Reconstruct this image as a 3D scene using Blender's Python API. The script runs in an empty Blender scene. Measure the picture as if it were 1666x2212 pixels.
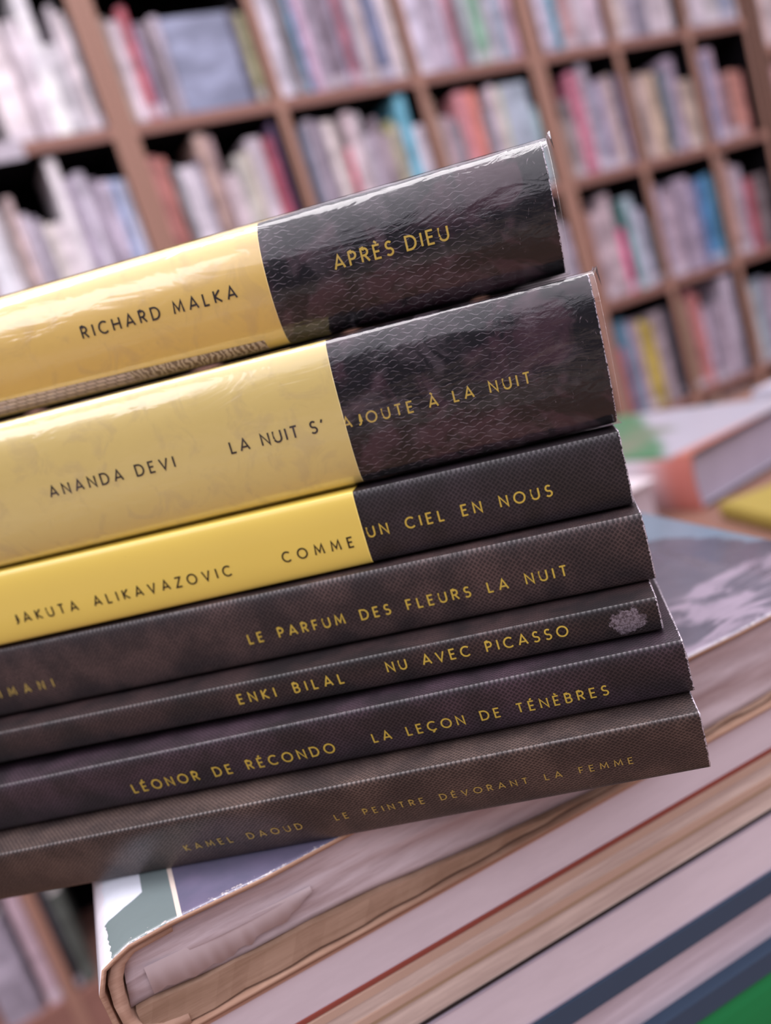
import bpy, bmesh, math, random
from mathutils import Vector, Matrix
random.seed(7)
S = bpy.context.scene
COL = S.collection
PI = math.pi

# ------------------------------------------------------------------ camera
# world: metres, Z up, X along the bookcases, Y into the room; the camera is hand held over a display table
EYE = Vector((0.0, 0.0, 1.10))
YAW, PITCH, ROLL = 0.42507330, 0.19882656, -0.30776776
def cam_axes():
    ca, sa, cb, sb, cc, sc = (math.cos(YAW), math.sin(YAW), math.cos(PITCH), math.sin(PITCH), math.cos(ROLL), math.sin(ROLL))
    base = Matrix(((1,0,0),(0,0,-1),(0,1,0)))
    Ry = Matrix(((ca,0,-sa),(0,1,0),(sa,0,ca)))
    Rx = Matrix(((1,0,0),(0,cb,-sb),(0,sb,cb)))
    Rz = Matrix(((cc,-sc,0),(sc,cc,0),(0,0,1)))
    return Rz @ Rx @ Ry @ base
R = cam_axes()
cam = bpy.data.cameras.new('camera')
cam.sensor_fit = 'VERTICAL'; cam.sensor_height = 36; cam.sensor_width = 36
cam.lens = 36*1800/2212
cam.clip_start = 0.01; cam.clip_end = 50
cam.dof.use_dof = True; cam.dof.focus_distance = 0.143; cam.dof.aperture_fstop = 9.8
co = bpy.data.objects.new('camera', cam); COL.objects.link(co)
co.matrix_world = Matrix.Translation(EYE) @ Matrix((R[0], -R[1], -R[2])).transposed().to_4x4()
S.camera = co

# ------------------------------------------------------------------ world, lamps, exposure
S.view_settings.view_transform = 'Standard'; S.view_settings.look = 'None'
S.view_settings.gamma = 1; S.view_settings.use_curve_mapping = False
S.view_settings.exposure = 0.8
W = bpy.data.worlds.new('shop_light'); S.world = W; W.use_nodes = True
nt = W.node_tree; nt.nodes.clear()
tc = nt.nodes.new('ShaderNodeTexCoord'); sp = nt.nodes.new('ShaderNodeSeparateXYZ')
rp = nt.nodes.new('ShaderNodeValToRGB'); mr = nt.nodes.new('ShaderNodeMapRange')
bg = nt.nodes.new('ShaderNodeBackground'); wo = nt.nodes.new('ShaderNodeOutputWorld')
mr.inputs['From Min'].default_value = -1; mr.inputs['From Max'].default_value = 1
nt.links.new(tc.outputs['Generated'], sp.inputs[0]); nt.links.new(sp.outputs['Z'], mr.inputs['Value'])
nt.links.new(mr.outputs[0], rp.inputs[0]); nt.links.new(rp.outputs[0], bg.inputs[0]); nt.links.new(bg.outputs[0], wo.inputs[0])
e = rp.color_ramp.elements
e[0].position = 0.0; e[0].color = (0.46,0.35,0.31,1)
e[1].position = 1.0; e[1].color = (1.4,1.31,1.45,1)
for p, c in ((0.34,(0.50,0.39,0.36,1)), (0.45,(0.22,0.17,0.17,1)), (0.52,(0.075,0.065,0.08,1)), (0.62,(0.09,0.08,0.10,1)), (0.675,(0.30,0.275,0.32,1)), (0.71,(0.95,0.90,1.02,1))):
    n = e.new(p); n.color = c
bg.inputs[1].default_value = 1.0
def area(name, loc, target, sx, sy, power, col=(1,.95,.97)):
    l = bpy.data.lights.new(name, 'AREA'); l.shape = 'RECTANGLE'; l.size = sx; l.size_y = sy
    l.energy = power; l.color = col
    o = bpy.data.objects.new(name, l); COL.objects.link(o); o.location = loc
    o.rotation_euler = (Vector(target)-Vector(loc)).to_track_quat('-Z','Y').to_euler()
    return o
area('ceiling_light', (0.2, 0.2, 2.9), (0.2, 0.5, 0), 1.2, 0.6, 11)
area('ceiling_light', (-0.9, 0.6, 2.9), (-0.9, 0.9, 0), 1.2, 0.6, 11)
area('window_light', (-2.3, -0.7, 2.75), (0.05, 0.15, 1.1), 1.2, 1.0, 7, (.95,.96,1))
area('ceiling_light', (1.5, 0.3, 2.9), (1.5, 0.8, 0), 1.2, 0.6, 5)

# ------------------------------------------------------------------ materials
MATS = {}
def lin(h):
    h = h.lstrip('#'); v = [int(h[i:i+2],16)/255 for i in (0,2,4)]
    return tuple(((c/12.92) if c <= .04045 else ((c+.055)/1.055)**2.4) for c in v) + (1,)
class NT:
    """small helper to write node trees"""
    def __init__(s, name):
        s.m = bpy.data.materials.new(name); s.m.use_nodes = True; s.t = s.m.node_tree
        s.t.nodes.clear(); s.out = s.t.nodes.new('ShaderNodeOutputMaterial')
    def n(s, typ, **kw):
        q = s.t.nodes.new('ShaderNode'+typ)
        for k, v in kw.items():
            if k.startswith('_'): setattr(q, k[1:], v)
            else: s.set(q.inputs[k.replace('__',' ')], v)
        return q
    def set(s, sock, v):
        if isinstance(v, bpy.types.NodeSocket): s.t.links.new(v, sock)
        elif isinstance(v, bpy.types.Node): s.t.links.new(v.outputs[0], sock)
        else: sock.default_value = v
    def math(s, op, a, b=None, c=None):
        q = s.t.nodes.new('ShaderNodeMath'); q.operation = op
        for i, v in enumerate((a, b, c)):
            if v is not None: s.set(q.inputs[i], v)
        return q.outputs[0]
    def mix(s, f, a, b):
        q = s.t.nodes.new('ShaderNodeMix'); q.data_type = 'RGBA'
        s.set(q.inputs[0], f); s.set(q.inputs[6], a); s.set(q.inputs[7], b); return q.outputs[2]
    def obj(s, scale=1000.0):
        tc = s.n('TexCoord'); vm = s.t.nodes.new('ShaderNodeVectorMath'); vm.operation = 'SCALE'
        s.t.links.new(tc.outputs['Object'], vm.inputs[0]); vm.inputs[3].default_value = scale
        return vm.outputs[0]
    def xyz(s, v):
        q = s.n('SeparateXYZ'); s.t.links.new(v, q.inputs[0]); return q.outputs
    def vec(s, x, y, z):
        q = s.n('CombineXYZ'); s.set(q.inputs[0], x); s.set(q.inputs[1], y); s.set(q.inputs[2], z); return q.outputs[0]
    def noise(s, v, scale, detail=2, rough=.5, dist=0):
        q = s.n('TexNoise', Scale=scale, Detail=detail, Roughness=rough, Distortion=dist)
        s.t.links.new(v, q.inputs['Vector']); return q.outputs['Fac']
    def step(s, v, lo, hi):
        q = s.n('MapRange'); q.interpolation_type = 'SMOOTHSTEP'
        s.set(q.inputs['Value'], v); q.inputs['From Min'].default_value = lo; q.inputs['From Max'].default_value = hi
        return q.outputs[0]
    def attr(s, name):
        q = s.n('Attribute'); q.attribute_name = name; return q.outputs['Fac']
    def bsdf(s, col, rough=.5, spec=.5, coat=0, coatr=.1, normal=None, metal=0):
        q = s.n('BsdfPrincipled'); s.set(q.inputs['Base Color'], col); s.set(q.inputs['Roughness'], rough)
        s.set(q.inputs['Specular IOR Level'], spec); s.set(q.inputs['Coat Weight'], coat); s.set(q.inputs['Coat Roughness'], coatr)
        s.set(q.inputs['Metallic'], metal)
        if normal is not None: s.set(q.inputs['Normal'], normal); s.set(q.inputs['Coat Normal'], normal)
        s.t.links.new(q.outputs[0], s.out.inputs[0]); return q
    def bump(s, h, strength=.3, dist=.0001):
        q = s.n('Bump', Strength=strength, Distance=dist); s.set(q.inputs['Height'], h); return q.outputs[0]

def plain(hexcol, rough=.6, spec=.4, var=.12, scale=40):
    k = ('p', hexcol, rough)
    if k in MATS: return MATS[k]
    m = NT('matte_'+hexcol); v = m.obj(1.0)
    f = m.noise(v, scale, 3)
    c = lin(hexcol); d = tuple(x*(1-var) for x in c[:3])+(1,); u = tuple(min(1,x*(1+var)) for x in c[:3])+(1,)
    m.bsdf(m.mix(f, d, u), rough, spec); MATS[k] = m.m; return m.m

def wood_mat(name, a, b, axis='X'):
    m = NT(name); x, y, z = m.xyz(m.obj(1.0))
    sc = {'X': (2, 40, 40), 'Y': (40, 2, 40), 'Z': (40, 40, 2)}[axis]
    v = m.vec(m.math('MULTIPLY', x, sc[0]), m.math('MULTIPLY', y, sc[1]), m.math('MULTIPLY', z, sc[2]))
    f = m.noise(v, 1.2, 5, .6, .6)
    m.bsdf(m.mix(f, lin(a), lin(b)), .5, .4, normal=m.bump(f, .1, .001)); return m.m

def dotted_black(name, tint, spacing=.85, deep='1e181a'):
    """matt laminated spine with a fine printed dot screen and scuffed edges"""
    m = NT(name); v = m.obj(1000.0); x, y, z = m.xyz(v)
    zy = m.math('SUBTRACT', z, y); r = m.vec(m.math('ADD', x, zy), 0.0, m.math('SUBTRACT', x, zy))
    vo = m.n('TexVoronoi', Scale=1.0/(spacing*1.1), Randomness=.18); m.t.links.new(r, vo.inputs['Vector'])
    dot = m.step(vo.outputs['Distance'], .30, .50)            # 0 in the dot, 1 in the web between dots
    big = m.noise(v, .09, 3, .6)
    base = m.mix(m.step(big, .35, .7), lin(deep), lin(tint))
    col = m.mix(m.math('MULTIPLY', m.math('SUBTRACT', 1.0, dot), .66), base, lin('0c090c'))
    wear = m.attr('wear'); fine = m.noise(v, 2.2, 4, .7)
    wm = m.step(m.math('ADD', wear, m.math('MULTIPLY', m.math('SUBTRACT', fine, .5), 1.5)), .86, .98)
    speck = m.step(m.noise(v, 5.0, 2, .5), .755, .78)
    col = m.mix(m.math('MAXIMUM', wm, m.math('MULTIPLY', speck, .30)), col, lin('b9afb8'))
    rough = m.math('SUBTRACT', .52, m.math('MULTIPLY', dot, .14))
    m.bsdf(col, rough, m.math('ADD', .36, m.math('MULTIPLY', dot, .30)), normal=m.bump(m.math('MULTIPLY', dot, -1.0), .10, .00003)); return m

def wave_black(name):
    """dark cloth-look cover printed with thin light wavy lines"""
    m = NT(name); v = m.obj(1000.0); x, y, z = m.xyz(v)
    P = .92
    row = m.math('FLOOR', m.math('DIVIDE', z, P))
    ph = m.math('MULTIPLY', row, 2.4)
    wob = m.math('MULTIPLY', m.math('SINE', m.math('ADD', m.math('MULTIPLY', x, 2.5), ph)), .20)
    wob2 = m.math('MULTIPLY', m.math('SINE', m.math('MULTIPLY', x, .9)), .12)
    zz = m.math('ADD', z, m.math('ADD', wob, wob2))
    fr = m.math('ABSOLUTE', m.math('SUBTRACT', m.math('FRACT', m.math('DIVIDE', zz, P)), .5))
    line = m.math('SUBTRACT', 1.0, m.step(fr, .03, .075))
    brk = m.step(m.noise(m.vec(m.math('MULTIPLY', x, .8), row, 0.0), 1.0, 2), .40, .54)
    zone = m.step(m.noise(v, .10, 2), .38, .58)
    line = m.math('MULTIPLY', line, m.step(x, -5.0, -22.0))
    line = m.math('MULTIPLY', m.math('MULTIPLY', line, brk), m.math('ADD', .35, m.math('MULTIPLY', zone, .65)))
    patch = m.step(m.noise(v, .085, 4, .6, .8), .46, .62)  # purple-brown blotches: reflections in the film, painted into the cover colour
    base = m.mix(patch, lin('09080e'), lin('38252e'))
    col = m.mix(m.math('MULTIPLY', line, .6), base, lin('a096a0'))
    wear = m.attr('wear'); fine = m.noise(v, 2.2, 4, .7)
    wm = m.step(m.math('ADD', wear, m.math('MULTIPLY', m.math('SUBTRACT', fine, .5), 1.2)), .92, 1.0)
    col = m.mix(wm, col, lin('b0a6b0'))
    m.bsdf(col, .6, .12, normal=m.bump(line, .2, .00004)); return m.m

def jacket_mat(name, hexc, coat=1.0):
    m = NT(name); v = m.obj(1000.0)
    f = m.noise(v, .05, 3); fine = m.noise(v, 3.0, 3)
    c = m.mix(m.math('MULTIPLY', f, .5), lin(hexc), tuple(x*.86 for x in lin(hexc)[:3])+(1,))
    speck = m.step(m.noise(v, 2.2, 1), .80, .82)
    c = m.mix(m.math('MULTIPLY', speck, .3), c, lin('6a5020'))
    m.bsdf(c, .42, .45, coat, .12, normal=m.bump(fine, .04, .00003)); return m.m

def split_mat(name, lo, hi, zmid):
    m = NT(name); v = m.obj(1000.0); x, y, z = m.xyz(v)
    m.bsdf(m.mix(m.math('GREATER_THAN', z, zmid), lin(lo), lin(hi)), .6, .3); return m.m
def film_mat():
    m = NT('clear_shrink_film'); v = m.obj(1000.0); x, y, z = m.xyz(v)
    big = m.noise(m.vec(m.math('MULTIPLY', x, .35), y, z), .16, 3, .5, 1.2)
    fold = m.noise(m.vec(m.math('MULTIPLY', x, .5), m.math('MULTIPLY', y, .5), m.math('MULTIPLY', z, 1.0)), .5, 4, .6, 1.5)
    endm = m.step(x, -26.0, -3.0)
    h = m.math('ADD', m.math('MULTIPLY', big, 1.0), m.math('MULTIPLY', fold, m.math('ADD', .03, m.math('MULTIPLY', endm, .30))))
    nrm = m.bump(h, .35, .0009)
    fr = m.n('Fresnel', IOR=1.6); m.set(fr.inputs['Normal'], nrm)
    back = m.n('NewGeometry').outputs['Backfacing']
    frf = m.math('MULTIPLY', fr.outputs[0], m.math('SUBTRACT', 1.0, back))
    gl = m.n('BsdfGlossy', Roughness=.07, Color=(1,1,1,1)); m.set(gl.inputs['Normal'], nrm)
    tr = m.n('BsdfTransparent')
    haze = m.n('BsdfDiffuse', Color=lin('a898a2'))
    scr = m.step(m.noise(m.vec(m.math('MULTIPLY', x, 1.0), 0.0, m.math('MULTIPLY', z, .55)), .55, 5, .75, 2.5), .62, .74)
    cloud = m.step(m.noise(v, .13, 4, .6, 1.0), .50, .68)
    hz = m.math('ADD', m.math('MULTIPLY', m.math('MULTIPLY', scr, endm), .38), m.math('MULTIPLY', cloud, .045))
    s1 = m.n('MixShader'); m.set(s1.inputs[0], hz); m.set(s1.inputs[1], tr); m.set(s1.inputs[2], haze)
    s2 = m.n('MixShader'); m.set(s2.inputs[0], frf); m.set(s2.inputs[1], s1); m.set(s2.inputs[2], gl)
    m.t.links.new(s2.outputs[0], m.out.inputs[0]); return m.m

def page_mat(name, a, b, freq=2.2, rough=.75, wob=.25):
    """edge of a block of paper: thin uneven horizontal layers"""
    m = NT(name); x, y, z = m.xyz(m.obj(1000.0))
    zz = m.math('ADD', z, m.math('MULTIPLY', m.noise(m.vec(m.math('MULTIPLY', x, .02), m.math('MULTIPLY', y, .02), m.math('MULTIPLY', z, .12)), 1.0, 2), wob*8))
    f = m.noise(m.vec(m.math('MULTIPLY', x, .012), m.math('MULTIPLY', y, .012), m.math('MULTIPLY', zz, freq*.25)), 1.0, 6, .75)
    m.bsdf(m.mix(m.step(f, .36, .66), lin(a), lin(b)), rough, .25, normal=m.bump(f, .25, .0003)); return m.m

# ------------------------------------------------------------------ object helpers
def tag(o, label=None, cat=None, group=None, kind=None):
    if label: o['label'] = label
    if cat: o['category'] = cat
    if group: o['group'] = group
    if kind: o['kind'] = kind
    return o
def link_mesh(name, verts, faces, mats, parent=None, smooth=False, matidx=None, attr=None):
    me = bpy.data.meshes.new(name); me.from_pydata([tuple(v) for v in verts], [], faces)
    for m in (mats if isinstance(mats, (list, tuple)) else [mats]): me.materials.append(m)
    if matidx:
        for p, i in zip(me.polygons, matidx): p.material_index = i
    if smooth:
        for p in me.polygons: p.use_smooth = True
    if attr:
        a = me.attributes.new('wear', 'FLOAT', 'POINT'); a.data.foreach_set('value', attr)
    me.update()
    bm = bmesh.new(); bm.from_mesh(me); bmesh.ops.recalc_face_normals(bm, faces=bm.faces); bm.to_mesh(me); bm.free()
    o = bpy.data.objects.new(name, me); COL.objects.link(o)
    if parent: o.parent = parent
    return o
def empty(name, loc=(0,0,0), rz=0, mat=None):
    o = bpy.data.objects.new(name, None); COL.objects.link(o); o.empty_display_size = .02
    if mat is not None: o.matrix_world = mat
    else: o.location = loc; o.rotation_euler = (0,0,rz)
    return o
BOXF = [(0,1,2,3),(7,6,5,4),(0,4,5,1),(1,5,6,2),(2,6,7,3),(3,7,4,0)]
class MB:
    def __init__(s): s.v=[]; s.f=[]; s.mi=[]
    def box(s, x0,x1,y0,y1,z0,z1, mi=0):
        b=len(s.v); s.v += [(x0,y0,z0),(x1,y0,z0),(x1,y1,z0),(x0,y1,z0),(x0,y0,z1),(x1,y0,z1),(x1,y1,z1),(x0,y1,z1)]
        for f in BOXF: s.f.append(tuple(b+i for i in f)); s.mi.append(mi)
        return s
    def build(s, name, mats, parent=None, bevel=0, smooth=False):
        o = link_mesh(name, s.v, s.f, mats, parent, smooth, s.mi)
        if bevel:
            md = o.modifiers.new('bevel', 'BEVEL'); md.width = bevel; md.segments = 2; md.limit_method = 'ANGLE'
        return o

# ------------------------------------------------------------------ the room
def structure(name, mb, mat): return tag(mb.build(name, mat), kind='structure')
floor_m = wood_mat('floor_boards', '6a4a3a', '80604c')
structure('floor', MB().box(-4, 6, -3, 2.2, -.10, 0), floor_m)
structure('wall_back', MB().box(-4, 6, 2.0, 2.1, 0, 3.2), plain('3a3638', .8))

# ------------------------------------------------------------------ bookcases
PX = 1.100                      # eye height; shelf heights below were measured from the eye
YF = 1.630                      # front of the bookcases
SHELF_Z = {'A': .499, 'B': .208, 'C': -.095, 'D': -.401, 'E': -.701, 'F': -1.002}
wood_v = wood_mat('beech_upright', '946e60', 'a27b6b', 'Z')
wood_h = wood_mat('beech_shelf', '866058', '966c60', 'X')
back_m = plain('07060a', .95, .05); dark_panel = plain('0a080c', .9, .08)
def bookcase(label, xs, zoff=0.0, extra=0.0):
    x0, x1 = xs[0], xs[-1]
    root = empty('bookcase', ((x0+x1)/2, YF+.14, 0)); cx = (x0+x1)/2
    tag(root, label, 'bookcase', 'beech bookcases along the back wall')
    t = .011; zt = PX+.499+.36+zoff
    D = .27
    def put(mb, name, m, be=.001): return mb.build(name, m, root, be)
    loc = lambda x: x-cx
    for i, x in enumerate(xs):
        if i == 0: a, b = x, x+2*t
        elif i == len(xs)-1: a, b = x-2*t, x
        else: a, b = x-t, x+t
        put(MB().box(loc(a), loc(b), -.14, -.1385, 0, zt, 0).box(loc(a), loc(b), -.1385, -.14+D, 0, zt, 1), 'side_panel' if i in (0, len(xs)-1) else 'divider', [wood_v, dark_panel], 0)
    for r, z in list(SHELF_Z.items())+[('top', zt-PX-.011-zoff)]:
        for i in range(len(xs)-1):
            a = xs[i]+(2*t if i == 0 else t); b = xs[i+1]-(2*t if i == len(xs)-2 else t)
            lowest = (r == 'F')
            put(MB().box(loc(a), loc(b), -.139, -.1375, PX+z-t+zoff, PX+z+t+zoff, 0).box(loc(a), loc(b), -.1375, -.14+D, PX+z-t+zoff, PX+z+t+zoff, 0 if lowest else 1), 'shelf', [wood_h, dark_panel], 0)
            if lowest: put(MB().box(loc(a), loc(b), -.137, -.12, .001, PX+z-t+zoff), 'plinth', wood_h, 0)
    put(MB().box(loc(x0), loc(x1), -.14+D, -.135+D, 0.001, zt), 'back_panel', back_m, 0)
    return root
bookcase('beech bookcase at the left, mostly hidden behind the slanted stack of paperbacks', [-.512, -.187, .139, .464])
bookcase('middle beech bookcase with wide compartments rising behind the topmost yellow book', [.466, .789, 1.126, 1.456])
bookcase('beech bookcase right of the paperback stack with narrower compartments', [1.458, 1.712, 1.967, 2.204])
bookcase('beech bookcase cut off by the right edge, shelves at a lower height', [2.235, 2.56, 2.885], -.075)

SHELF_BOOKS = {
    ("A", 0): [(270, 45.7, 213, "ede0e6"), (316, 7.6, 171, "a898a2"), (324, 30.0, 203, "ddd2dc"), (354, 24.2, 266, "f4f0fa"), (378, 27.0, 156, "c8c4cc"), (405, 14.5, 219, "cfc6cf"), (419, 13, 205, "d8ccd0"), (432, 10, 195, "5f6f84")],
    ("A", 1): [(480, 23.4, 187, "a09088"), (503, 24.6, 182, "d8c8d4"), (528, 18.0, 202, "b04c5c"), (546, 18.2, 171, "80708a"), (564, 21.0, 173, "786a70"), (585, 18.6, 183, "b0a4b4"), (604, 143.2, 182, "8e94b0F"), (747, 7.7, 179, "605860"), (755, 19.4, 169, "bcb890")],
    ("A", 2): [(800, 37.7, 242, "dcd4e4"), (837, 17.1, 222, "686870"), (854, 12.2, 229, "8a7c84"), (867, 16.3, 245, "3a88aa"), (883, 20.6, 235, "c8a8c4"), (903, 29.2, 216, "a89cae"), (933, 30.7, 222, "7a6c7c"), (963, 10.7, 201, "9a8ca4"), (974, 23.7, 205, "9c5464"), (998, 12.0, 216, "8088a0"), (1010, 35.2, 224, "c4b4b8"), (1045, 29.1, 217, "687090"), (1074, 15.8, 219, "ccc4d8"), (1090, 25.1, 208, "dccccc")],
    ("A", 3): [(1143, 36.4, 213, "d0c8dc"), (1179, 46.7, 210, "b0a4b6"), (1226, 14.6, 225, "c8bcd0"), (1240, 29.4, 214, "a87080"), (1270, 17.4, 202, "5c646c"), (1287, 27.6, 205, "b0b4bc"), (1315, 30.5, 208, "86b49a"), (1345, 27.0, 186, "a4a0ac"), (1372, 37.8, 193, "a4acc0"), (1410, 31.8, 180, "c49cb0")],
    ("A", 4): [(1502, 31.6, 202, "c8bcd0"), (1534, 32.1, 210, "5a98b0"), (1566, 46.8, 197, "b08c90"), (1612, 37.5, 183, "b8acb8"), (1650, 50.0, 200, "ccb8c8")],
    ("A", 5): [(1737, 39.6, 183, "ccbcbc"), (1777, 35.5, 190, "b4a8b8"), (1812, 40.8, 182, "8c8698"), (1853, 47.9, 184, "beb2bc"), (1901, 42.3, 180, "c4b8c0")],
    ("A", 6): [(1983, 25.1, 174, "7c7478"), (2008, 45.8, 177, "c8bcc8"), (2054, 67.7, 168, "b4aeb4"), (2122, 40.8, 163, "8088a0"), (2163, 36.0, 159, "c0b4bc")],
    ("B", 0): [(138, 25.0, 199, "e0dce6"), (163, 29.0, 210, "dcdce4"), (192, 14.7, 193, "cfc8d0"), (207, 11.9, 192, "8c7c78"), (219, 14.9, 209, "dcc4c4"), (233, 15.1, 175, "ccc2d0"), (249, 12.2, 168, "a8a0b0"), (261, 8.4, 159, "b4acb4"), (269, 16.2, 151, "d8d0cc"), (285, 24.9, 149, "ded4da"), (310, 20.5, 261, "dcd6dc"), (331, 17.6, 222, "a89cb0"), (348, 21.0, 227, "c0b8c8"), (369, 18.0, 211, "a498aa"), (387, 19.8, 203, "c4b8cc"), (407, 20.1, 203, "a8b8dc"), (427, 14.3, 201, "ccc8d8")],
    ("B", 1): [(489, 22.6, 231, "bc7c78"), (511, 16.7, 225, "b07068"), (528, 15.9, 205, "6c6c70"), (544, 40.5, 200, "d4ccd8"), (584, 7.3, 210, "787090"), (592, 23.9, 252, "b0948c"), (615, 15.8, 246, "a48c90"), (631, 27.3, 171, "d0c0c8"), (659, 18.1, 201, "c0bcb8"), (677, 19.2, 205, "c4bcb0"), (696, 34.1, 230, "d8ccd8"), (730, 22.7, 223, "a04458"), (753, 11.0, 249, "5c4868")],
    ("B", 2): [(811, 20.4, 231, "5c6478"), (831, 23.7, 244, "b8acbc"), (855, 13.5, 236, "8c8090"), (868, 27.3, 235, "d8cccc"), (895, 11.7, 232, "9c9090"), (907, 16.0, 174, "cc6478"), (923, 25.9, 245, "d4c0c8"), (949, 16.4, 239, "b8b0b8"), (965, 22.0, 193, "b0a4b4"), (987, 14.5, 224, "90808c"), (1002, 21.3, 187, "a4949c"), (1023, 19.3, 213, "a8a478"), (1042, 14.8, 201, "b8b0b0"), (1057, 25.4, 258, "6cb0c8"), (1083, 26.9, 191, "ccc0cc")],
    ("B", 3): [(1138, 14.3, 240, "a08878"), (1153, 22.8, 199, "a89498"), (1175, 17.0, 196, "b498a8"), (1192, 18.3, 185, "708088"), (1211, 32.1, 242, "d08c94"), (1243, 25.0, 240, "cc7c70"), (1268, 35.6, 194, "948c98"), (1304, 21.9, 244, "ccbcc8"), (1325, 16.9, 238, "b8b898"), (1342, 36.8, 243, "acb4c4"), (1379, 40.1, 241, "a8b4c4"), (1419, 25.8, 183, "98b4b8"), (1445, 6.8, 181, "507478")],
    ("B", 4): [(1491, 16.8, 137, "b09890"), (1507, 21.1, 183, "8c8488"), (1529, 17.0, 133, "bca8b0"), (1546, 24.4, 242, "c87890"), (1570, 17.4, 239, "b87c90"), (1587, 26.3, 256, "b0a8b8"), (1614, 20.6, 207, "8c88a0"), (1634, 22.3, 214, "b4a0b0"), (1657, 19.5, 218, "bca8a4"), (1676, 10.6, 216, "7c6068"), (1687, 27.4, 214, "706c90")],
    ("B", 5): [(1754, 31.2, 207, "bca4a0"), (1785, 39.5, 204, "c4ac98"), (1824, 19.2, 203, "343c48"), (1844, 21.0, 205, "6c7c88"), (1864, 35.9, 232, "a090a4"), (1900, 26.4, 172, "b8a498"), (1927, 21.7, 171, "bca89c"), (1949, 13.4, 161, "6c5c58")],
    ("B", 6): [(1984, 13.6, 220, "b88478"), (1998, 17.1, 221, "54749c"), (2015, 41.6, 236, "bca4b8"), (2056, 31.7, 168, "8c7078"), (2088, 28.5, 170, "bc8478"), (2117, 28.8, 166, "b87c74")],
    ("C", 3): [(1357, 29.8, 228, "9c9498"), (1387, 27.4, 224, "a8a0a8"), (1414, 30.6, 207, "b8acc0")],
    ("C", 4): [(1484, 30.2, 222, "8c6054"), (1514, 37.9, 215, "b8a4ac"), (1552, 32.6, 250, "bca8b0"), (1585, 25.5, 161, "d05c88"), (1610, 12.1, 226, "346c68"), (1622, 30.5, 231, "a0b0bc"), (1653, 26.2, 198, "b0acc0"), (1679, 20.2, 167, "505860")],
    ("C", 5): [(1735, 25.4, 239, "a094a8"), (1760, 37.0, 222, "b4a0b0"), (1797, 17.9, 215, "74687c"), (1815, 51.2, 240, "ac9cb0"), (1866, 23.5, 227, "8480a0"), (1890, 37.3, 226, "447cac"), (1927, 20.6, 233, "5888a4"), (1948, 13.8, 226, "305860")],
    ("C", 6): [(1993, 26.4, 265, "b08c84"), (2019, 26.7, 239, "a8949c"), (2046, 23.4, 232, "a89cac"), (2069, 34.6, 192, "a84858"), (2104, 93.2, 196, "786c70F")],
    ("D", 4): [(1484, 11.7, 263, "247088"), (1496, 14.8, 182, "b04858"), (1511, 34.3, 249, "587c94"), (1545, 33.3, 240, "9c8898"), (1578, 24.5, 231, "bca850"), (1603, 21.7, 220, "b49c4c"), (1624, 34.5, 239, "988890"), (1659, 23.8, 241, "686068"), (1683, 12.8, 235, "3c3444")],
    ("D", 5): [(1741, 26.2, 247, "70604c"), (1767, 21.5, 261, "bc7478"), (1789, 21.7, 250, "b06c68"), (1810, 21.9, 211, "bca8bc"), (1832, 30.6, 209, "8c8090"), (1863, 38.0, 211, "a898a8"), (1901, 38.5, 270, "aca0b0")],
    ("D", 6): [(1988, 14.4, 214, "988078"), (2003, 25.3, 226, "a4b0b8"), (2028, 36.6, 232, "7c8090"), (2065, 52.2, 215, "a894a4"), (2117, 53.3, 215, "b4a8a8")],
    ("E", 5): [(1756, 25.0, 270, "786050"), (1781, 28.7, 270, "a89080"), (1810, 34.2, 270, "504448"), (1844, 48.7, 270, "6c6068"), (1893, 53.2, 261, "60585c")],
    ("F", -2): [(-303, 45, 236, "a8a0b0"), (-258, 20, 214, "9c94a4"), (-226, 27, 270, "b8a0ac")],
    ("F", 0): [(-174, 13, 250, "2c2a38"), (-160, 26, 200, "4c5450")],
}
ROWN = {'A': 'top row', 'B': 'second row', 'C': 'third row', 'D': 'fourth row', 'E': 'fifth row', 'F': 'bottom row', 'R': 'rightmost bookcase'}
COLN = {-2: 'leftmost', 0: 'first', 1: 'second', 2: 'third', 3: 'fourth', 4: 'fifth', 5: 'sixth', 6: 'seventh', 7: 'eighth'}
ORD = ['first','second','third','fourth','fifth','sixth','seventh','eighth','ninth','tenth','eleventh','twelfth','thirteenth','fourteenth','fifteenth','sixteenth','seventeenth','eighteenth']
def colour_name(h):
    r, g, b = [int(h[i:i+2],16) for i in (0,2,4)]
    mx, mn = max(r,g,b), min(r,g,b); d = mx-mn
    if d < 26:
        if mx > 205: return 'white'
        if mx > 165: return 'pale grey'
        if mx > 110: return 'grey'
        return 'dark'
    if r == mx and g >= b: n = 'yellow' if g > r*.82 and d > 50 else ('orange' if d > 55 else 'beige')
    elif r == mx: n = 'red' if (d > 70 and b < r*.6) else 'pink'
    elif g == mx: n = 'green'
    else: n = 'blue' if g > r else 'purple'
    if mx < 105: n = 'dark ' + n
    elif d < 40 and mx > 160: n = 'pale ' + n
    return n
def paper(): return plain('cfc4c2', .8, .2)
COVER_CACHE = {}
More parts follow.
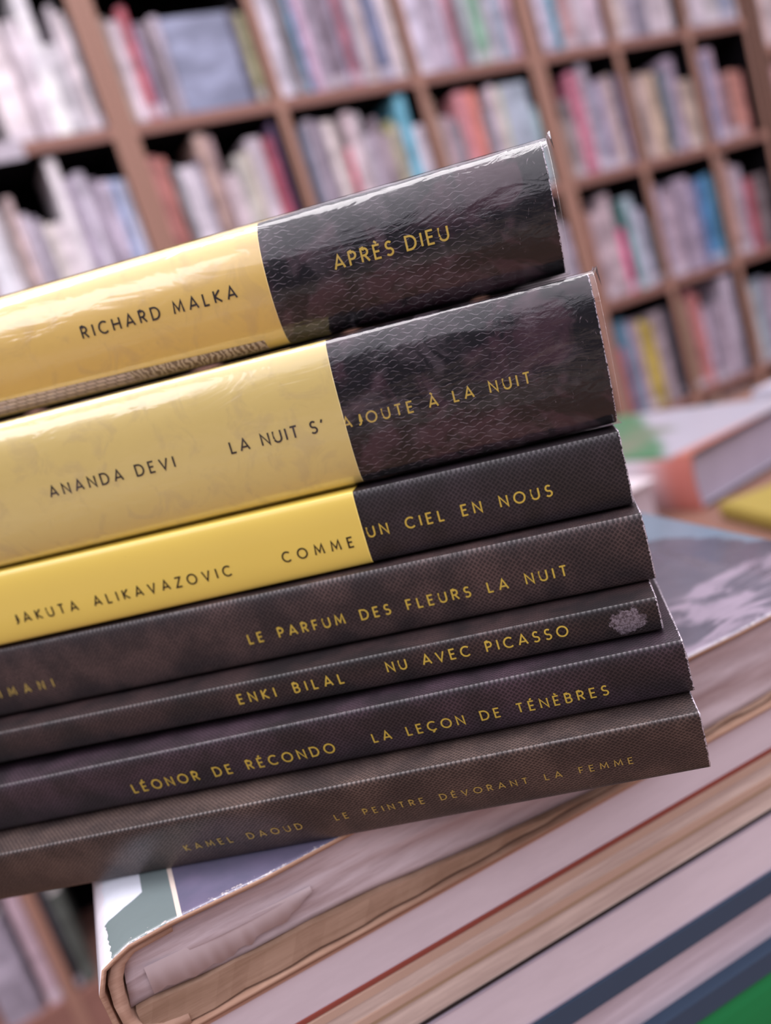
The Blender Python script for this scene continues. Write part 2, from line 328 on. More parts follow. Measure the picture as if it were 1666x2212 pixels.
def cover_mat(h):
    """laminated cover whose printed bands sit where the print is"""
    if h in COVER_CACHE: return COVER_CACHE[h]
    m = NT('cover_'+h); x, y, z = m.xyz(m.obj(1000.0))
    rnd = m.n('ObjectInfo').outputs['Random']
    f = m.noise(m.vec(m.math('MULTIPLY', x, .01), m.math('MULTIPLY', rnd, 50.0), m.math('MULTIPLY', z, .022)), 1.0, 3, .6)
    g = m.step(f, .40, .60)
    c = lin(h); dk = tuple(v*.72 for v in c[:3])+(1,); lt = tuple(min(.95, v*1.12+.015) for v in c[:3])+(1,)
    col = m.mix(g, dk, lt)
    # small light publisher's label near the foot of the spine on some of the books
    foot = m.math('MULTIPLY', m.math('MULTIPLY', m.math('GREATER_THAN', z, 6.0), m.math('LESS_THAN', z, 26.0)), m.math('GREATER_THAN', rnd, .55))
    col = m.mix(m.math('MULTIPLY', foot, .55), col, lin('d8ccd8'))
    m.bsdf(col, .42, .45, .25, .2); COVER_CACHE[h] = m.m; return m.m
def shelf_book(w, h, hexc, depth=.145):
    """upright book: rounded spine towards the viewer, boards, recessed paper block"""
    v = []; f = []; mi = []
    bd = min(.0016, w*.16); n = 5
    prof = [(-w/2, depth)] + [(-w/2+w*k/(n-1), .004*(abs(2*k/(n-1)-1))**2.2) for k in range(n)] + [(w/2, depth)]
    inn = [(w/2-bd, depth), (w/2-bd, .006), (-w/2+bd, .006), (-w/2+bd, depth)]
    ring = prof+inn; N = len(ring)
    for z in (0, h):
        for x, y in ring: v.append((x, y, z))
    for i in range(N): f.append((i, (i+1)%N, N+(i+1)%N, N+i)); mi.append(0)
    L = len(prof)
    # caps of the cover shell: strips between outer and inner outline
    for o in (0, N):
        f.append((o+0, o+1, o+N-2, o+N-1)); mi.append(0)
        f.append((o+L-2, o+L-1, o+L, o+L+1)); mi.append(0)
        f.append(tuple(o+i for i in range(1, L-1)) + (o+L+1, o+N-2)); mi.append(0)
    b = len(v); a = .0035
    x0, x1 = -w/2+bd, w/2-bd
    for z in (a, h-a):
        for x, y in ((x0,.006),(x1,.006),(x1,depth-a),(x0,depth-a)): v.append((x,y,z))
    for q in BOXF: f.append(tuple(b+i for i in q)); mi.append(1)
    return v, f, mi
def facing_book(w, h, hexc):
    v=[]; f=[]; mi=[]
    mb = MB().box(-w/2, w/2, 0, .002, 0, h).box(-w/2, w/2, .018, .020, 0, h).box(-w/2, -w/2+.002, .002, .018, 0, h)
    mb.box(-w/2+.002, w/2-.003, .002, .018, .003, h-.003, 1); return mb.v, mb.f, mb.mi
CELLS = []
for xs in ([-.512, -.187, .139, .464], [.466, .789, 1.126, 1.456], [1.458, 1.712, 1.967, 2.204], [2.235, 2.56, 2.885]):
    for i in range(len(xs)-1):
        CELLS.append((xs[i]+(.022 if i == 0 else .011), xs[i+1]-(.022 if i == len(xs)-2 else .011)))
for (row, colm), books in SHELF_BOOKS.items():
    zs = PX + SHELF_Z[row] + .0112
    for i, (x, w, h, hexc) in enumerate(books):
        x, w, h = x/1000, w/1000, h/1000
        if w < .004: continue
        for c0, c1 in CELLS:
            if c0 < x+w/2 < c1:
                xa, xb = max(x, c0+.001), min(x+w, c1-.001); x, w = xa, xb-xa
        if w < .004: continue
        facing = hexc.endswith('F'); hexc = hexc.rstrip('F') if facing else hexc
        hexc = hexc[:6]
        gap = .0006
        if facing: v, f, mi = facing_book(w-.002, h, hexc)
        else: v, f, mi = shelf_book(w-gap, h, hexc)
        o = link_mesh('book', v, f, [cover_mat(hexc), paper()], None, False, mi)
        o.location = (x+w/2, YF+.004+random.random()*.010+(.02 if facing else 0), zs)
        if row == 'F': pass
        cn = colour_name(hexc)
        size = 'tall ' if h > .235 else ('short ' if h < .175 else '')
        if facing: lab = '%s book with cover facing out, %s compartment of %s' % ('grey patterned' if row != 'A' else 'grey-blue', COLN[colm], ROWN[row])
        else:
            ln = '%s%s%s book' % (size, 'thick ' if w > .035 else ('thin ' if w < .016 else ''), cn)
            lab = '%s, %s from left in %s compartment of %s' % (ln, ORD[i], COLN[colm], ROWN[row])
        tag(o, lab, 'book', 'books in the background bookcases')
# dark red book lying back behind a short row, right of the paperback stack
mbx = MB().box(-.045, .045, 0, .002, 0, .222).box(-.045, .045, .014, .016, 0, .222).box(-.045, -.043, .002, .014, 0, .222)
mbx.box(-.043, .043, .002, .014, .003, .219, 1)
o = mbx.build('book', [plain('7a1220', .5), paper()]); o.location = (1.532, YF+.185, PX+SHELF_Z['B']+.0112)
tag(o, 'dark red book standing behind the short books, fifth compartment of the second row', 'book', 'books in the background bookcases')
# rightmost bookcase
rb = [(2.262, .055, .235, 'c8b8bc'), (2.317, .05, .23, 'b4a4a4'), (2.367, .06, .24, '9c8c94'), (2.427,.05,.22,'b8a0a8')]
k = 0
for zr, nm in (('A', 'upper'), ('B', 'lower')):
    for j, (x, w, h, hexc) in enumerate(rb):
        if zr == 'B': hexc = ['b08c94', 'c0acb4', '94808c', 'a89098'][j]
        v, f, mi = shelf_book(w-.001, h, hexc)
        o = link_mesh('book', v, f, [cover_mat(hexc), paper()], None, False, mi)
        o.location = (x+w/2, YF+.006, PX+SHELF_Z[zr]-.075+.0112)
        tag(o, '%s book, %s from left on the %s shelf at the far right edge' % (colour_name(hexc), ORD[j], nm), 'book', 'books in the background bookcases')

lb = MB().box(-.060, .060, -.0006, 0, -.016, .016).build('shelf_label', plain('b4acb8', .5)); lb.location = (.222, YF-.0002, PX+SHELF_Z['A'])
tag(lb, 'white label strip covering the front edge of the top shelf at the far left', 'label')

# ------------------------------------------------------------------ the display table
TZ = 1.100-.087-.118            # top of the table
PT = 1.100-.087                 # top of the pile of large books
tb = empty('display_table', (.6, .34, TZ)); tag(tb, 'wooden display table under the piles of books', 'table')
tw = wood_mat('table_beech', '6c4c40', '7c5a4c')
MB().box(-.612, .75, -.40, .43, -.035, 0).build('table_top', tw, tb, .002)
for x, y in ((-.58,-.37),(.72,-.37),(-.58,.40),(.72,.40)):
    MB().box(x-.03, x+.03, y-.03, y+.03, -TZ+.0005, -.0355).build('leg', tw, tb, .002)

# ------------------------------------------------------------------ pile of large books
PA = math.atan(-.108)           # the pile stands slightly turned
PILE_O = Vector((-.0103, .1490, PT))
def cover_u(x0, x1, y0, y1, z0, z1, t, spine_bulge=.002, front=0.0, n=10):
    """boards and rounded spine of a lying book as one shell; spine at x0"""
    out = [(x1, z1)]; m_ = n
    for k in range(m_+1):
        a = PI/2 + PI*k/m_
        out.append((x0 + spine_bulge + spine_bulge*math.cos(a)*1.0 if False else x0 + spine_bulge*(1-abs(math.cos(PI/2-PI*k/m_))**.8), z1-(z1-z0)*k/m_))
    out.append((x1, z0))
    inn = []
    for k in range(m_, -1, -1):
        zz = z0+t + (z1-z0-2*t)*(1-k/m_) if False else z1-t-(z1-z0-2*t)*k/m_
        inn.append((x0 + t + spine_bulge*(1-abs(math.cos(PI/2-PI*k/m_))**.8), zz))
    ring = out + [(x1, z0+t)] + inn + [(x1, z1-t)]
    N = len(ring); v = []; f = []
    for y in (y0, y1):
        for x, z in ring: v.append((x, y, z))
    for i in range(N): f.append((i, (i+1)%N, N+(i+1)%N, N+i))
    L = len(out)
    for o in (0, N):
        inner = list(range(L, N))            # x1,z0+t ; inner.. ; x1,z1-t
        # strips
        outer = list(range(0, L))
        inr = inner[::-1]                    # from x1,z1-t ... to x1,z0+t
        for i in range(L-1):
            f.append((o+outer[i], o+outer[i+1], o+inr[i+1], o+inr[i]))
    return v, f
def big_book(label, z1, z0, cover_m, page_m, x0, x1, y0=0.0, y1=.262, tboard=.002, inset=.0015, spine=.003, cat='book', top_m=None):
    """z measured down from the pile top, in metres; returns the root"""
    r = empty('large_book', PILE_O+Vector((0, 0, z0)), PA)
    tag(r, label, cat, 'large books stacked under the paperbacks')
    h = z1-z0
    v, f = cover_u(x0, x1, y0, y1, 0, h, tboard, spine)
    link_mesh('cover', v, f, cover_m, r)
    MB().box(x0+spine+tboard+.0008, x1-.003, y0+inset, y1-.003, tboard+.00002, h-tboard-.00002).build('page_block', page_m, r)
    return r

pg_lilac = page_mat('paper_lilac', 'a89498', 'c6b4ba', .7)
pg_smooth = page_mat('paper_smooth', 'cabcc2', 'd4c6cc', .25, .8, .1)
pg_cream = page_mat('paper_cream', 'b09a90', 'd6c2b6', .9)
pg_tan = page_mat('paper_tan', 'a08880', 'c0aca8', .5)

# top book: printed cover, peeling white laminate at the spine, brown inside
def picture_cover():
    m = NT('printed_cover_of_top_book'); v = m.obj(1000.0); x, y, z = m.xyz(v)
    n1 = m.noise(v, .018, 4, .55, .9); n2 = m.noise(v, .05, 4, .6, .5)
    grey = m.mix(m.step(n2, .3, .7), lin('5f5c68'), lin('6e6a76'))
    n3 = m.noise(m.vec(m.math('MULTIPLY', x, .5), y, 0.0), .06, 4, .6, 2.0)
    rock = m.math('MULTIPLY', m.step(m.math('ADD', m.math('MULTIPLY', n1, 24.0), m.math('SUBTRACT', 14.0, y)), -3.0, 2.0), m.step(n3, .40, .58))
    pic = m.mix(rock, grey, lin('a497a6'))
    # sky of the picture along the fore edge and the far corner
    wv = m.math('MULTIPLY', m.math('SUBTRACT', m.noise(v, .045, 3), .5), 26.0)
    sky = m.step(m.math('ADD', m.math('ADD', x, m.math('MULTIPLY', m.math('SUBTRACT', y, 50.0), .42)), wv), 187.0, 190.0)
    pic = m.mix(sky, pic, lin('8496a6'))
    # front flap area beside the spine
    blue = m.mix(m.noise(v, .12, 3), lin('4a5060'), lin('756a84'))
    pic = m.mix(m.step(x, 62.0, 70.0), blue, pic)
    teal = lin('6c7878')
    pic = m.mix(m.step(x, 13.6, 13.7), teal, pic)
    line = m.math('MULTIPLY', m.math('GREATER_THAN', x, 13.6), m.math('LESS_THAN', x, 14.5))
    pic = m.mix(line, pic, lin('d8c8bc'))
    lim = m.math('ADD', 11.5, m.math('MULTIPLY', m.math('MULTIPLY', x, x), .045))
    white = m.math('MULTIPLY', m.math('LESS_THAN', x, 8.2), m.math('GREATER_THAN', y, lim))
    pic = m.mix(white, pic, lin('d2d6e0'))
    edge = m.step(x, 1.6, .6)
    pic = m.mix(edge, lin('e4e0e8') , pic) if False else pic
    wr = m.step(m.math('ADD', m.noise(v, .9, 4, .7), m.math('MULTIPLY', m.math('SUBTRACT', 1.5, y), .10)), .66, .74)
    pic = m.mix(m.math('MULTIPLY', wr, m.math('LESS_THAN', y, 4.0)), pic, lin('b0a8a8'))
    side = m.math('LESS_THAN', m.math('ADD', z, m.math('MULTIPLY', m.noise(v, .5, 3), 1.0)), 21.2)
    pic = m.mix(side, pic, lin('dcd6de'))
    m.bsdf(pic, .25, .5, .4, .08, normal=m.bump(m.noise(v, .12, 3, .5), .12, .002)); return m.m
top = empty('large_book', PILE_O+Vector((0, 0, -.0218)), PA)
tag(top, 'large worn book on top of the pile, peeling white laminate at its spine', 'book', 'large books stacked under the paperbacks')
# crumpled shell: many sections along the head edge
def crumpled_cover():
    H, T = .0218, .0009; XS = .190; YD = .262
    prof = [(XS, H)] + [(.06+.13*k/6, H) for k in range(5, -1, -1)] + [(.03, H), (.012, H), (.0045, H-.0001), (.0012, H-.0006), (-.0012, H-.0022), (-.0028, H-.0055), (-.0033, H-.0100), (-.0031, H-.0145), (-.0019, H-.0188), (.0012, .0006), (.006, 0), (.03, 0), (XS, 0)]
    n = len(prof); inner = []
    for i, (x, z) in enumerate(prof):
        a = prof[max(0, i-1)]; b = prof[min(n-1, i+1)]
        dx, dz = b[0]-a[0], b[1]-a[1]; L = math.hypot(dx, dz) or 1
        inner.append((x - dz/L*T, z + dx/L*T))
    rows = [0, .0015, .004, .010, .03, .10, YD]
    v = []; f = []; mi = []
    rr = random.Random(3)
    jit = [(rr.uniform(-1,1), rr.uniform(-1,1)) for _ in prof]
    for j, y in enumerate(rows):
        fall = max(0, 1-y/.012)
        for src in (prof, inner):
            for i, (x, z) in enumerate(src):
                yy = y + (jit[i][0]*.0007*fall if j == 0 else 0) + (-.0006*fall if z > H*.6 else 0)
                zz = z + jit[i][1]*.0005*fall*(1 if z > H*.5 else .6)
                v.append((x + jit[i][0]*.0003*fall + (.10*y if x > .18 else 0), yy, zz))
    W2 = 2*n
    for j in range(len(rows)-1):
        a, b = j*W2, (j+1)*W2
        for i in range(n-1):
            f.append((a+i, a+i+1, b+i+1, b+i)); mi.append(0)
            f.append((a+n+i, b+n+i, b+n+i+1, a+n+i+1)); mi.append(1)
        f.append((a, b, b+n, a+n)); mi.append(1); f.append((a+n-1, a+2*n-1, b+2*n-1, b+n-1)); mi.append(1)
    for j, o in ((0, 0), (1, (len(rows)-1)*W2)):
        for i in range(n-1): f.append((o+i, o+n+i, o+n+i+1, o+i+1)); mi.append(1)
    return v, f, mi
board_edge = page_mat('brown_board_edge', '94705c', 'b8957f', 1.6, .8)
v, f, mi = crumpled_cover()
cv = link_mesh('cover', v, f, [picture_cover(), board_edge], top, True, mi)
# card lining of the spine, seen end on as a thick beige band
v=[]; f=[]
H_ = .0218
lin_pts = [(.012,H_-.0011),(.004,H_-.0013),(.0008,H_-.0024),(-.0012,H_-.0057),(-.0017,H_-.0100),(-.0015,H_-.0140),(-.0004,H_-.0180),(.003,.0017),(.009,.0012)]
lin_in = [(.012,H_-.0022),(.0048,H_-.0024),(.0027,H_-.0036),(.0013,H_-.0062),(.0005,H_-.0100),(.0003,H_-.0134),(.0014,H_-.0162),(.0045,.0036),(.009,.0030)]
for y in (.0006, .255):
    for p in lin_pts+lin_in: v.append((p[0], y, p[1]))
n_ = len(lin_pts); N_ = 2*n_
for i in range(n_-1):
    f += [(i, i+1, N_+i+1, N_+i), (n_+i, N_+n_+i, N_+n_+i+1, n_+i+1), (i, n_+i, n_+i+1, i+1), (N_+i, N_+i+1, N_+n_+i+1, N_+n_+i)]
f += [(0, N_, N_+n_, n_), (n_-1, 2*n_-1, N_+2*n_-1, N_+n_-1)]
tag(link_mesh('spine_lining', v, f, page_mat('beige_card', 'a98571', 'c8a692', .6), top, True), 'curved beige card lining of the spine')
# paper block, slightly sagging gatherings
def gather_block():
    v=[]; f=[]; nx=24; rr=random.Random(5)
    zs=[k/12 for k in range(13)]
    def zbot(x): return .0088-.05*max(0,min(x,.05))-.09*max(0,min(x-.05,.05))
    off=[rr.uniform(-.0004,.0004) for _ in zs]
    for k, z in enumerate(zs):
        for i in range(nx+1):
            x=.0004+.0020*z +(.187-.0010)*(i/nx)**1.5
            y=.0022+off[k]+.0004*math.sin(i*.9+k)
            zz=zbot(x)+(.0196-zbot(x))*z
            v.append((x,y,zz))
    for k in range(12):
        for i in range(nx):
            a=k*(nx+1)+i; f.append((a,a+1,a+nx+2,a+nx+1))
    base=len(v)
    for (x,z) in ((.0004,.0088),(.187,.0020),(.187,.0196),(.0024,.0196)): v.append((x,.256,z))
    c=[0,nx,12*(nx+1)+nx,12*(nx+1)]
    f.append((base,base+3,base+2,base+1))
    f.append(tuple(range(0,nx+1))+(base+1,base)); f.append(tuple(range(12*(nx+1)+nx,12*(nx+1)-1,-1))+(base+3,base+2))
    f.append(tuple(k*(nx+1) for k in range(12,-1,-1))+(base,base+3)); f.append(tuple(k*(nx+1)+nx for k in range(13))+(base+2,base+1))
    return v,f
v,f=gather_block(); link_mesh('page_block', v, f, page_mat('gathered_paper', 'ac989a', 'cebec2', .55, .8, .35), top, True)
# thick brown rear lining board that curls under the pages
v=[]; f=[]; nx=60; rr=random.Random(8)
def zbot_(x): return .0088-.05*max(0,min(x,.05))-.09*max(0,min(x-.05,.05))
for yy in (.0010, .25):
    for i in range(nx+1):
        x=.0012+.186*i/nx; wob=.0003*math.sin(i*1.3)+rr.uniform(-.0001,.0001)
        v += [(x, yy+ (wob if yy < .1 else 0), .0015), (x, yy, max(.0018, zbot_(x)-.00025)+(wob*.5 if yy < .1 else 0))]
R_=2*(nx+1)
for i in range(nx):
    a=2*i; f += [(a,a+2,a+3,a+1),(R_+a,R_+a+1,R_+a+3,R_+a+2),(a,R_+a,R_+a+2,a+2),(a+1,a+3,R_+a+3,R_+a+1)]
f += [(0,1,R_+1,R_),(2*nx,R_+2*nx,R_+2*nx+1,2*nx+1)]
tag(link_mesh('rear_lining', v, f, page_mat('brown_lining', '8c705c', 'a98c78', .8), top), 'thick brown rear lining board')
# torn leaf hanging over the lower gatherings
v=[]; f=[]; rr=random.Random(11); nx=26
for i in range(nx+1):
    u=i/nx; x=.0050+.0325*u
    zt=.0150-.0012*u; zb=.0096-.0006*math.sin(u*5)+.0032*max(0,u-.8)*5+rr.uniform(-.0005,.0005)
    zb=min(zb, zt-.0002)
    v += [(x,.0019,zt),(x,.0014+.00012*math.sin(i*.7),zb),(x,.00205,zt),(x,.0016+.00012*math.sin(i*.7),zb)]
for i in range(nx):
    a=4*i; f += [(a,a+4,a+5,a+1),(a+2,a+3,a+7,a+6),(a+1,a+5,a+7,a+3)]
tag(link_mesh('torn_leaf', v, f, plain('c8b8ba', .8, .2, .05, 300), top, True), 'torn pale leaf sticking out of the pages')

big_book('white paper block with peach and rust-red cover edges, second from the top of the pile', -.0222, -.0336, [split_mat('peach_and_rust', '8a4438', 'b48c78', 5.0)], pg_smooth, -.004, .196, .0012, .255, .0009, .0004, .002)
big_book('thin book with cream boards and grey-pink pages, third from the top of the pile', -.0338, -.0408, [plain('b89a88', .6)], pg_cream, -.002, .197, .0008, .25, .0017, .0004, .0015)
big_book('book with tan upper and black lower cover edge, fourth from the top of the pile', -.0410, -.0480, [split_mat('black_and_tan', '241c1c', 'a48a70', 3.0)], pg_cream, -.004, .196, .001, .25, .0007, .0003, .002)
big_book('thick paperback with smooth pale lilac pages, fifth from the top of the pile', -.0482, -.0620, [plain('a498a4', .5)], pg_smooth, -.003, .20, .0008, .255, .0004, .0002, .002)
big_book('large hardcover with slate blue boards and layered pages, sixth from the top of the pile', -.0622, -.0868, [plain('34465a', .45)], page_mat('paper_layers', 'b8a8b0', 'd4c6ce', 1.1), -.002, .215, .0002, .26, .0052, .0034, .003)
gb = empty('large_book', PILE_O+Vector((0, 0, -.1180)), PA)
tag(gb, 'bright green book at the bottom of the pile', 'book', 'large books stacked under the paperbacks')
grn = plain('0a6e38', .5, .4, .05, 20)
# this one lies with its spine to the front
v, f = cover_u(-.002, .262, -.225, .005, 0, .0309, .003, .003)
gm = link_mesh('cover', [(-(q[1]), q[0]+0.0, q[2]) for q in v], f, grn, gb)
MB().box(-.001, .220, .0075, .256, .0031, .0278).build('page_block', pg_lilac, gb)

# ------------------------------------------------------------------ lettering: a stroke alphabet (cap height 1)
def arc(cx, cy, rx, ry, a0, a1, n=12):
    return [(cx+rx*math.cos(math.radians(a0+(a1-a0)*k/n)), cy+ry*math.sin(math.radians(a0+(a1-a0)*k/n))) for k in range(n+1)]
G = {
'A': (.80, [[(0,0),(.40,1),(.80,0)], [(.14,.30),(.66,.30)]]),
'B': (.56, [[(0,0),(0,1),(.26,1)]+arc(.26,.76,.24,.24,90,-90,8)+[(0,.52)], [(.26,.52)]+arc(.28,.26,.26,.26,90,-90,8)+[(0,0)]]),
'C': (.78, [arc(.47,.5,.47,.5,48,312,18)]),
'D': (.74, [[(0,0),(0,1),(.27,1)]+arc(.27,.5,.47,.5,90,-90,14)+[(0,0)]]),
'E': (.48, [[(.48,1),(0,1),(0,0),(.48,0)], [(0,.52),(.42,.52)]]),
'F': (.46, [[(.46,1),(0,1),(0,0)], [(0,.50),(.40,.50)]]),
'G': (.84, [arc(.48,.5,.48,.5,48,350,18)+[(.90,.48),(.55,.48)]]),
'H': (.68, [[(0,0),(0,1)], [(.68,0),(.68,1)], [(0,.5),(.68,.5)]]),
'I': (.0, [[(0,0),(0,1)]]),
'J': (.36, [[(.36,1),(.36,.26)]+arc(.14,.26,.22,.26,0,-100,8)]),
'K': (.60, [[(0,0),(0,1)], [(.56,1),(.04,.50),(.60,0)]]),
'L': (.44, [[(0,1),(0,0),(.44,0)]]),
'M': (.90, [[(0,0),(.10,1),(.45,.22),(.80,1),(.90,0)]]),
'N': (.68, [[(0,0),(0,1),(.68,0),(.68,1)]]),
'O': (.96, [arc(.48,.5,.48,.5,0,360,24)]),
'P': (.52, [[(0,0),(0,1),(.25,1)]+arc(.25,.73,.27,.27,90,-90,8)+[(0,.46)]]),
'R': (.56, [[(0,0),(0,1),(.25,1)]+arc(.25,.74,.26,.26,90,-90,8)+[(0,.48)], [(.24,.48),(.56,0)]]),
'S': (.52, [arc(.27,.745,.235,.255,38,250,12)+arc(.25,.25,.27,.25,70,-145,12)]),
'T': (.58, [[(0,1),(.58,1)], [(.29,1),(.29,0)]]),
'U': (.66, [[(0,1),(0,.33)]+arc(.33,.33,.33,.33,180,360,12)+[(.66,1)]]),
'V': (.76, [[(0,1),(.38,0),(.76,1)]]),
'Z': (.60, [[(.03,1),(.60,1),(0,0),(.60,0)]]),
"'": (.10, [[(.12,1.02),(.02,.74)]]),
}
ACC = {'É': ('E', [[(.16,1.14),(.34,1.32)]]), 'È': ('E', [[(.30,1.14),(.12,1.32)]]), 'À': ('A', [[(.46,1.14),(.28,1.32)]]),
       'Ç': ('C', [[(.47,0),(.52,-.10),(.44,-.20),(.32,-.18)]])}
def glyph(c):
    if c in ACC:
        b, extra = ACC[c]; return G[b][0], G[b][1]+extra
    return G[c]
def ribbon(pts, w, V, F, closed=False):
    n = len(pts); base = len(V)
    if math.dist(pts[0], pts[-1]) < 1e-6 and n > 3: closed = True; pts = pts[:-1]; n -= 1
    for i, p in enumerate(pts):
        a = pts[i-1] if (i or closed) else None; b = pts[(i+1) % n] if (i < n-1 or closed) else None
        def nr(u, v):
            dx, dy = v[0]-u[0], v[1]-u[1]; L = math.hypot(dx, dy) or 1; return (-dy/L, dx/L)
        if a is None: m = nr(p, b); k = 1
        elif b is None: m = nr(a, p); k = 1
        else:
            n1, n2 = nr(a, p), nr(p, b); mx, my = n1[0]+n2[0], n1[1]+n2[1]; L = math.hypot(mx, my)
            if L < 1e-6: m = n2; k = 1
            else: m = (mx/L, my/L); k = min(2.2, 1/max(.35, m[0]*n2[0]+m[1]*n2[1]))
        V.append((p[0]+m[0]*w/2*k, p[1]+m[1]*w/2*k)); V.append((p[0]-m[0]*w/2*k, p[1]-m[1]*w/2*k))
    for i in range(n if closed else n-1):
        j = (i+1) % n; F.append((base+2*i, base+2*i+1, base+2*j+1, base+2*j))
def text_flat(txt, cap, s0, s1, weight=.16, sp=1.35):
    """flat mesh of the lettering running from s0 to s1 (mm), tracking solved to fit"""
    W_ = [(None if c == ' ' else glyph(c)) for c in txt]
    gw = sum(g[0] for g in W_ if g)*cap; ng = len(txt)-1; ns = txt.count(' ')
    tr = (s1-s0-gw)/(ng + ns*(sp-1+.0)) if ng else 0
    V = []; F = []; x = s0
    for c, g in zip(txt, W_):
        if g is None: x += tr*sp; continue
        for st in g[1]:
            vv = []; ff = []; ribbon([(a*cap, b*cap) for a, b in st], weight*cap, vv, ff)
            b0 = len(V); V += [(x+a, b) for a, b in vv]; F += [tuple(b0+i for i in q) for q in ff]
        x += g[0]*cap + tr
    return V, F

# ------------------------------------------------------------------ the slanted stack of paperbacks
DX, DY = .80201252, -.59730723               # direction of the spines in the plan
A0 = Vector((.0896970, .1017900, PT))        # foot of the lowest spine at its right-hand end
LEN, DEP = 215.0, 138.0
class Spine:
    """cross section of a paperback: thickness grows a little to the left (wedge)"""
    def __init__(s, T, wedge, bulge, skew, p=2.7): s.T=T; s.w=wedge; s.b=bulge; s.k=skew; s.p=p
    def th(s, x): return s.T + s.w*x
    def n(s, v): return s.k*(1-v) + s.b*(1-(max(0, 1-abs(2*v-1)**s.p))**(1/s.p))
def wrap_shell(sp, x0, x1, off, th, nv=22, depth=DEP, ends=None, step=4.0, v0=0.0, v1=1.0, flaps=True, jag=0.0, seed=1):
    """shell following the cover: back flap, spine, front flap; off/th outward offset and thickness in mm"""
    rr = random.Random(seed)
    xs = sorted(set([x0, x1] + [x1-q for q in (.12, .3, .6, 1.2, 2.5) if x1-q > x0] + [x0+(x1-x0)*k/max(1, int((x1-x0)/step)) for k in range(int((x1-x0)/step)+1)]))
    V = []; F = []; MI = []; AT = []
    def outline(x, o):
        T = sp.th(x); pts = []
        if flaps: pts.append((depth, -o))
        if flaps: pts.append((sp.n(0)+9, -o))
        for k in range(nv+1):
            q = v0+(v1-v0)*(1-math.cos(PI*k/nv))/2
            nn = sp.n(q); e = .002
            a, b = max(0, q-e), min(1, q+e)
            tn, tz = sp.n(b)-sp.n(a), (b-a)*T; L = math.hypot(tn, tz) or 1
            pts.append((nn - tz/L*o, q*T + tn/L*o))
        if flaps: pts += [(sp.n(1)+9, T+o), (depth, T+o)]
        return pts
    M = None
    for x in xs:
        po = outline(x, off); pi = outline(x, off-th); M = len(po)
        for pts in (po, pi):
            for i, (n_, z) in enumerate(pts):
                jx = rr.uniform(-jag, jag) if x == x1 else 0
                V.append(((x+jx)/1000, n_/1000, z/1000))
                q = z/max(.1, sp.th(x))
                wv = 0
                if x > -.2: wv = 1.0
                elif x > -.4: wv = .72
                elif x > -1.0: wv = .40
                elif x > -2.6: wv = .15
                if i in (nv-0, nv+1) or (flaps and i in (2+nv-3, 2+nv-2)): wv = max(wv, .24)
                AT.append(wv)
    W2 = 2*M
    for j in range(len(xs)-1):
        a, b = j*W2, (j+1)*W2
        for i in range(M-1):
            F += [(a+i, a+i+1, b+i+1, b+i), (a+M+i, b+M+i, b+M+i+1, a+M+i+1)]
        F += [(a, b, b+M, a+M), (a+M-1, a+2*M-1, b+2*M-1, b+M-1)]
    for o in (0, (len(xs)-1)*W2):
        for i in range(M-1): F.append((o+i, o+M+i, o+M+i+1, o+i+1))
    return V, F, AT
def lettering(name, sp, txt, cap, s0, s1, z0, mat, parent, off, weight=.16, spacing=1.35, sub=True, label=None):
    V, F = text_flat(txt, cap, s0, s1, weight, spacing)
    out = []
    for x, y in V:
        q = (z0+y)/sp.th(x); nn = sp.n(q); e = .002
        tn, tz = sp.n(q+e)-sp.n(q-e), 2*e*sp.th(x); L = math.hypot(tn, tz)
        out.append(((x)/1000, (nn - tz/L*off)/1000, (z0+y + tn/L*off)/1000))
    o = link_mesh(name, out, F, mat, parent)
    if label: o['label'] = label
    return o
def ink(name, h, rough=.4, metal=0.0):
    m = NT(name); v = m.obj(1000.0); f = m.noise(v, 4.0, 3)
    c = lin(h); m.bsdf(m.mix(f, tuple(x*.8 for x in c[:3])+(1,), c), rough, .5, metal=metal); return m.m
gold = ink('gold_print', 'cdb048', .4); gold_dull = ink('worn_gold_print', 'b49c50', .5); brown_ink = ink('dark_brown_print', '1e100a', .4)
paper_block = page_mat('paperback_pages', 'a09088', 'c8bab0', 1.5)
film = film_mat()
yellow_deep = jacket_mat('yellow_jacket_warm', 'e0be64'); yellow_flat = jacket_mat('yellow_jacket_lemon', 'dac476'); yellow_bright = jacket_mat('yellow_jacket_bright', 'e6ca5e', .6)

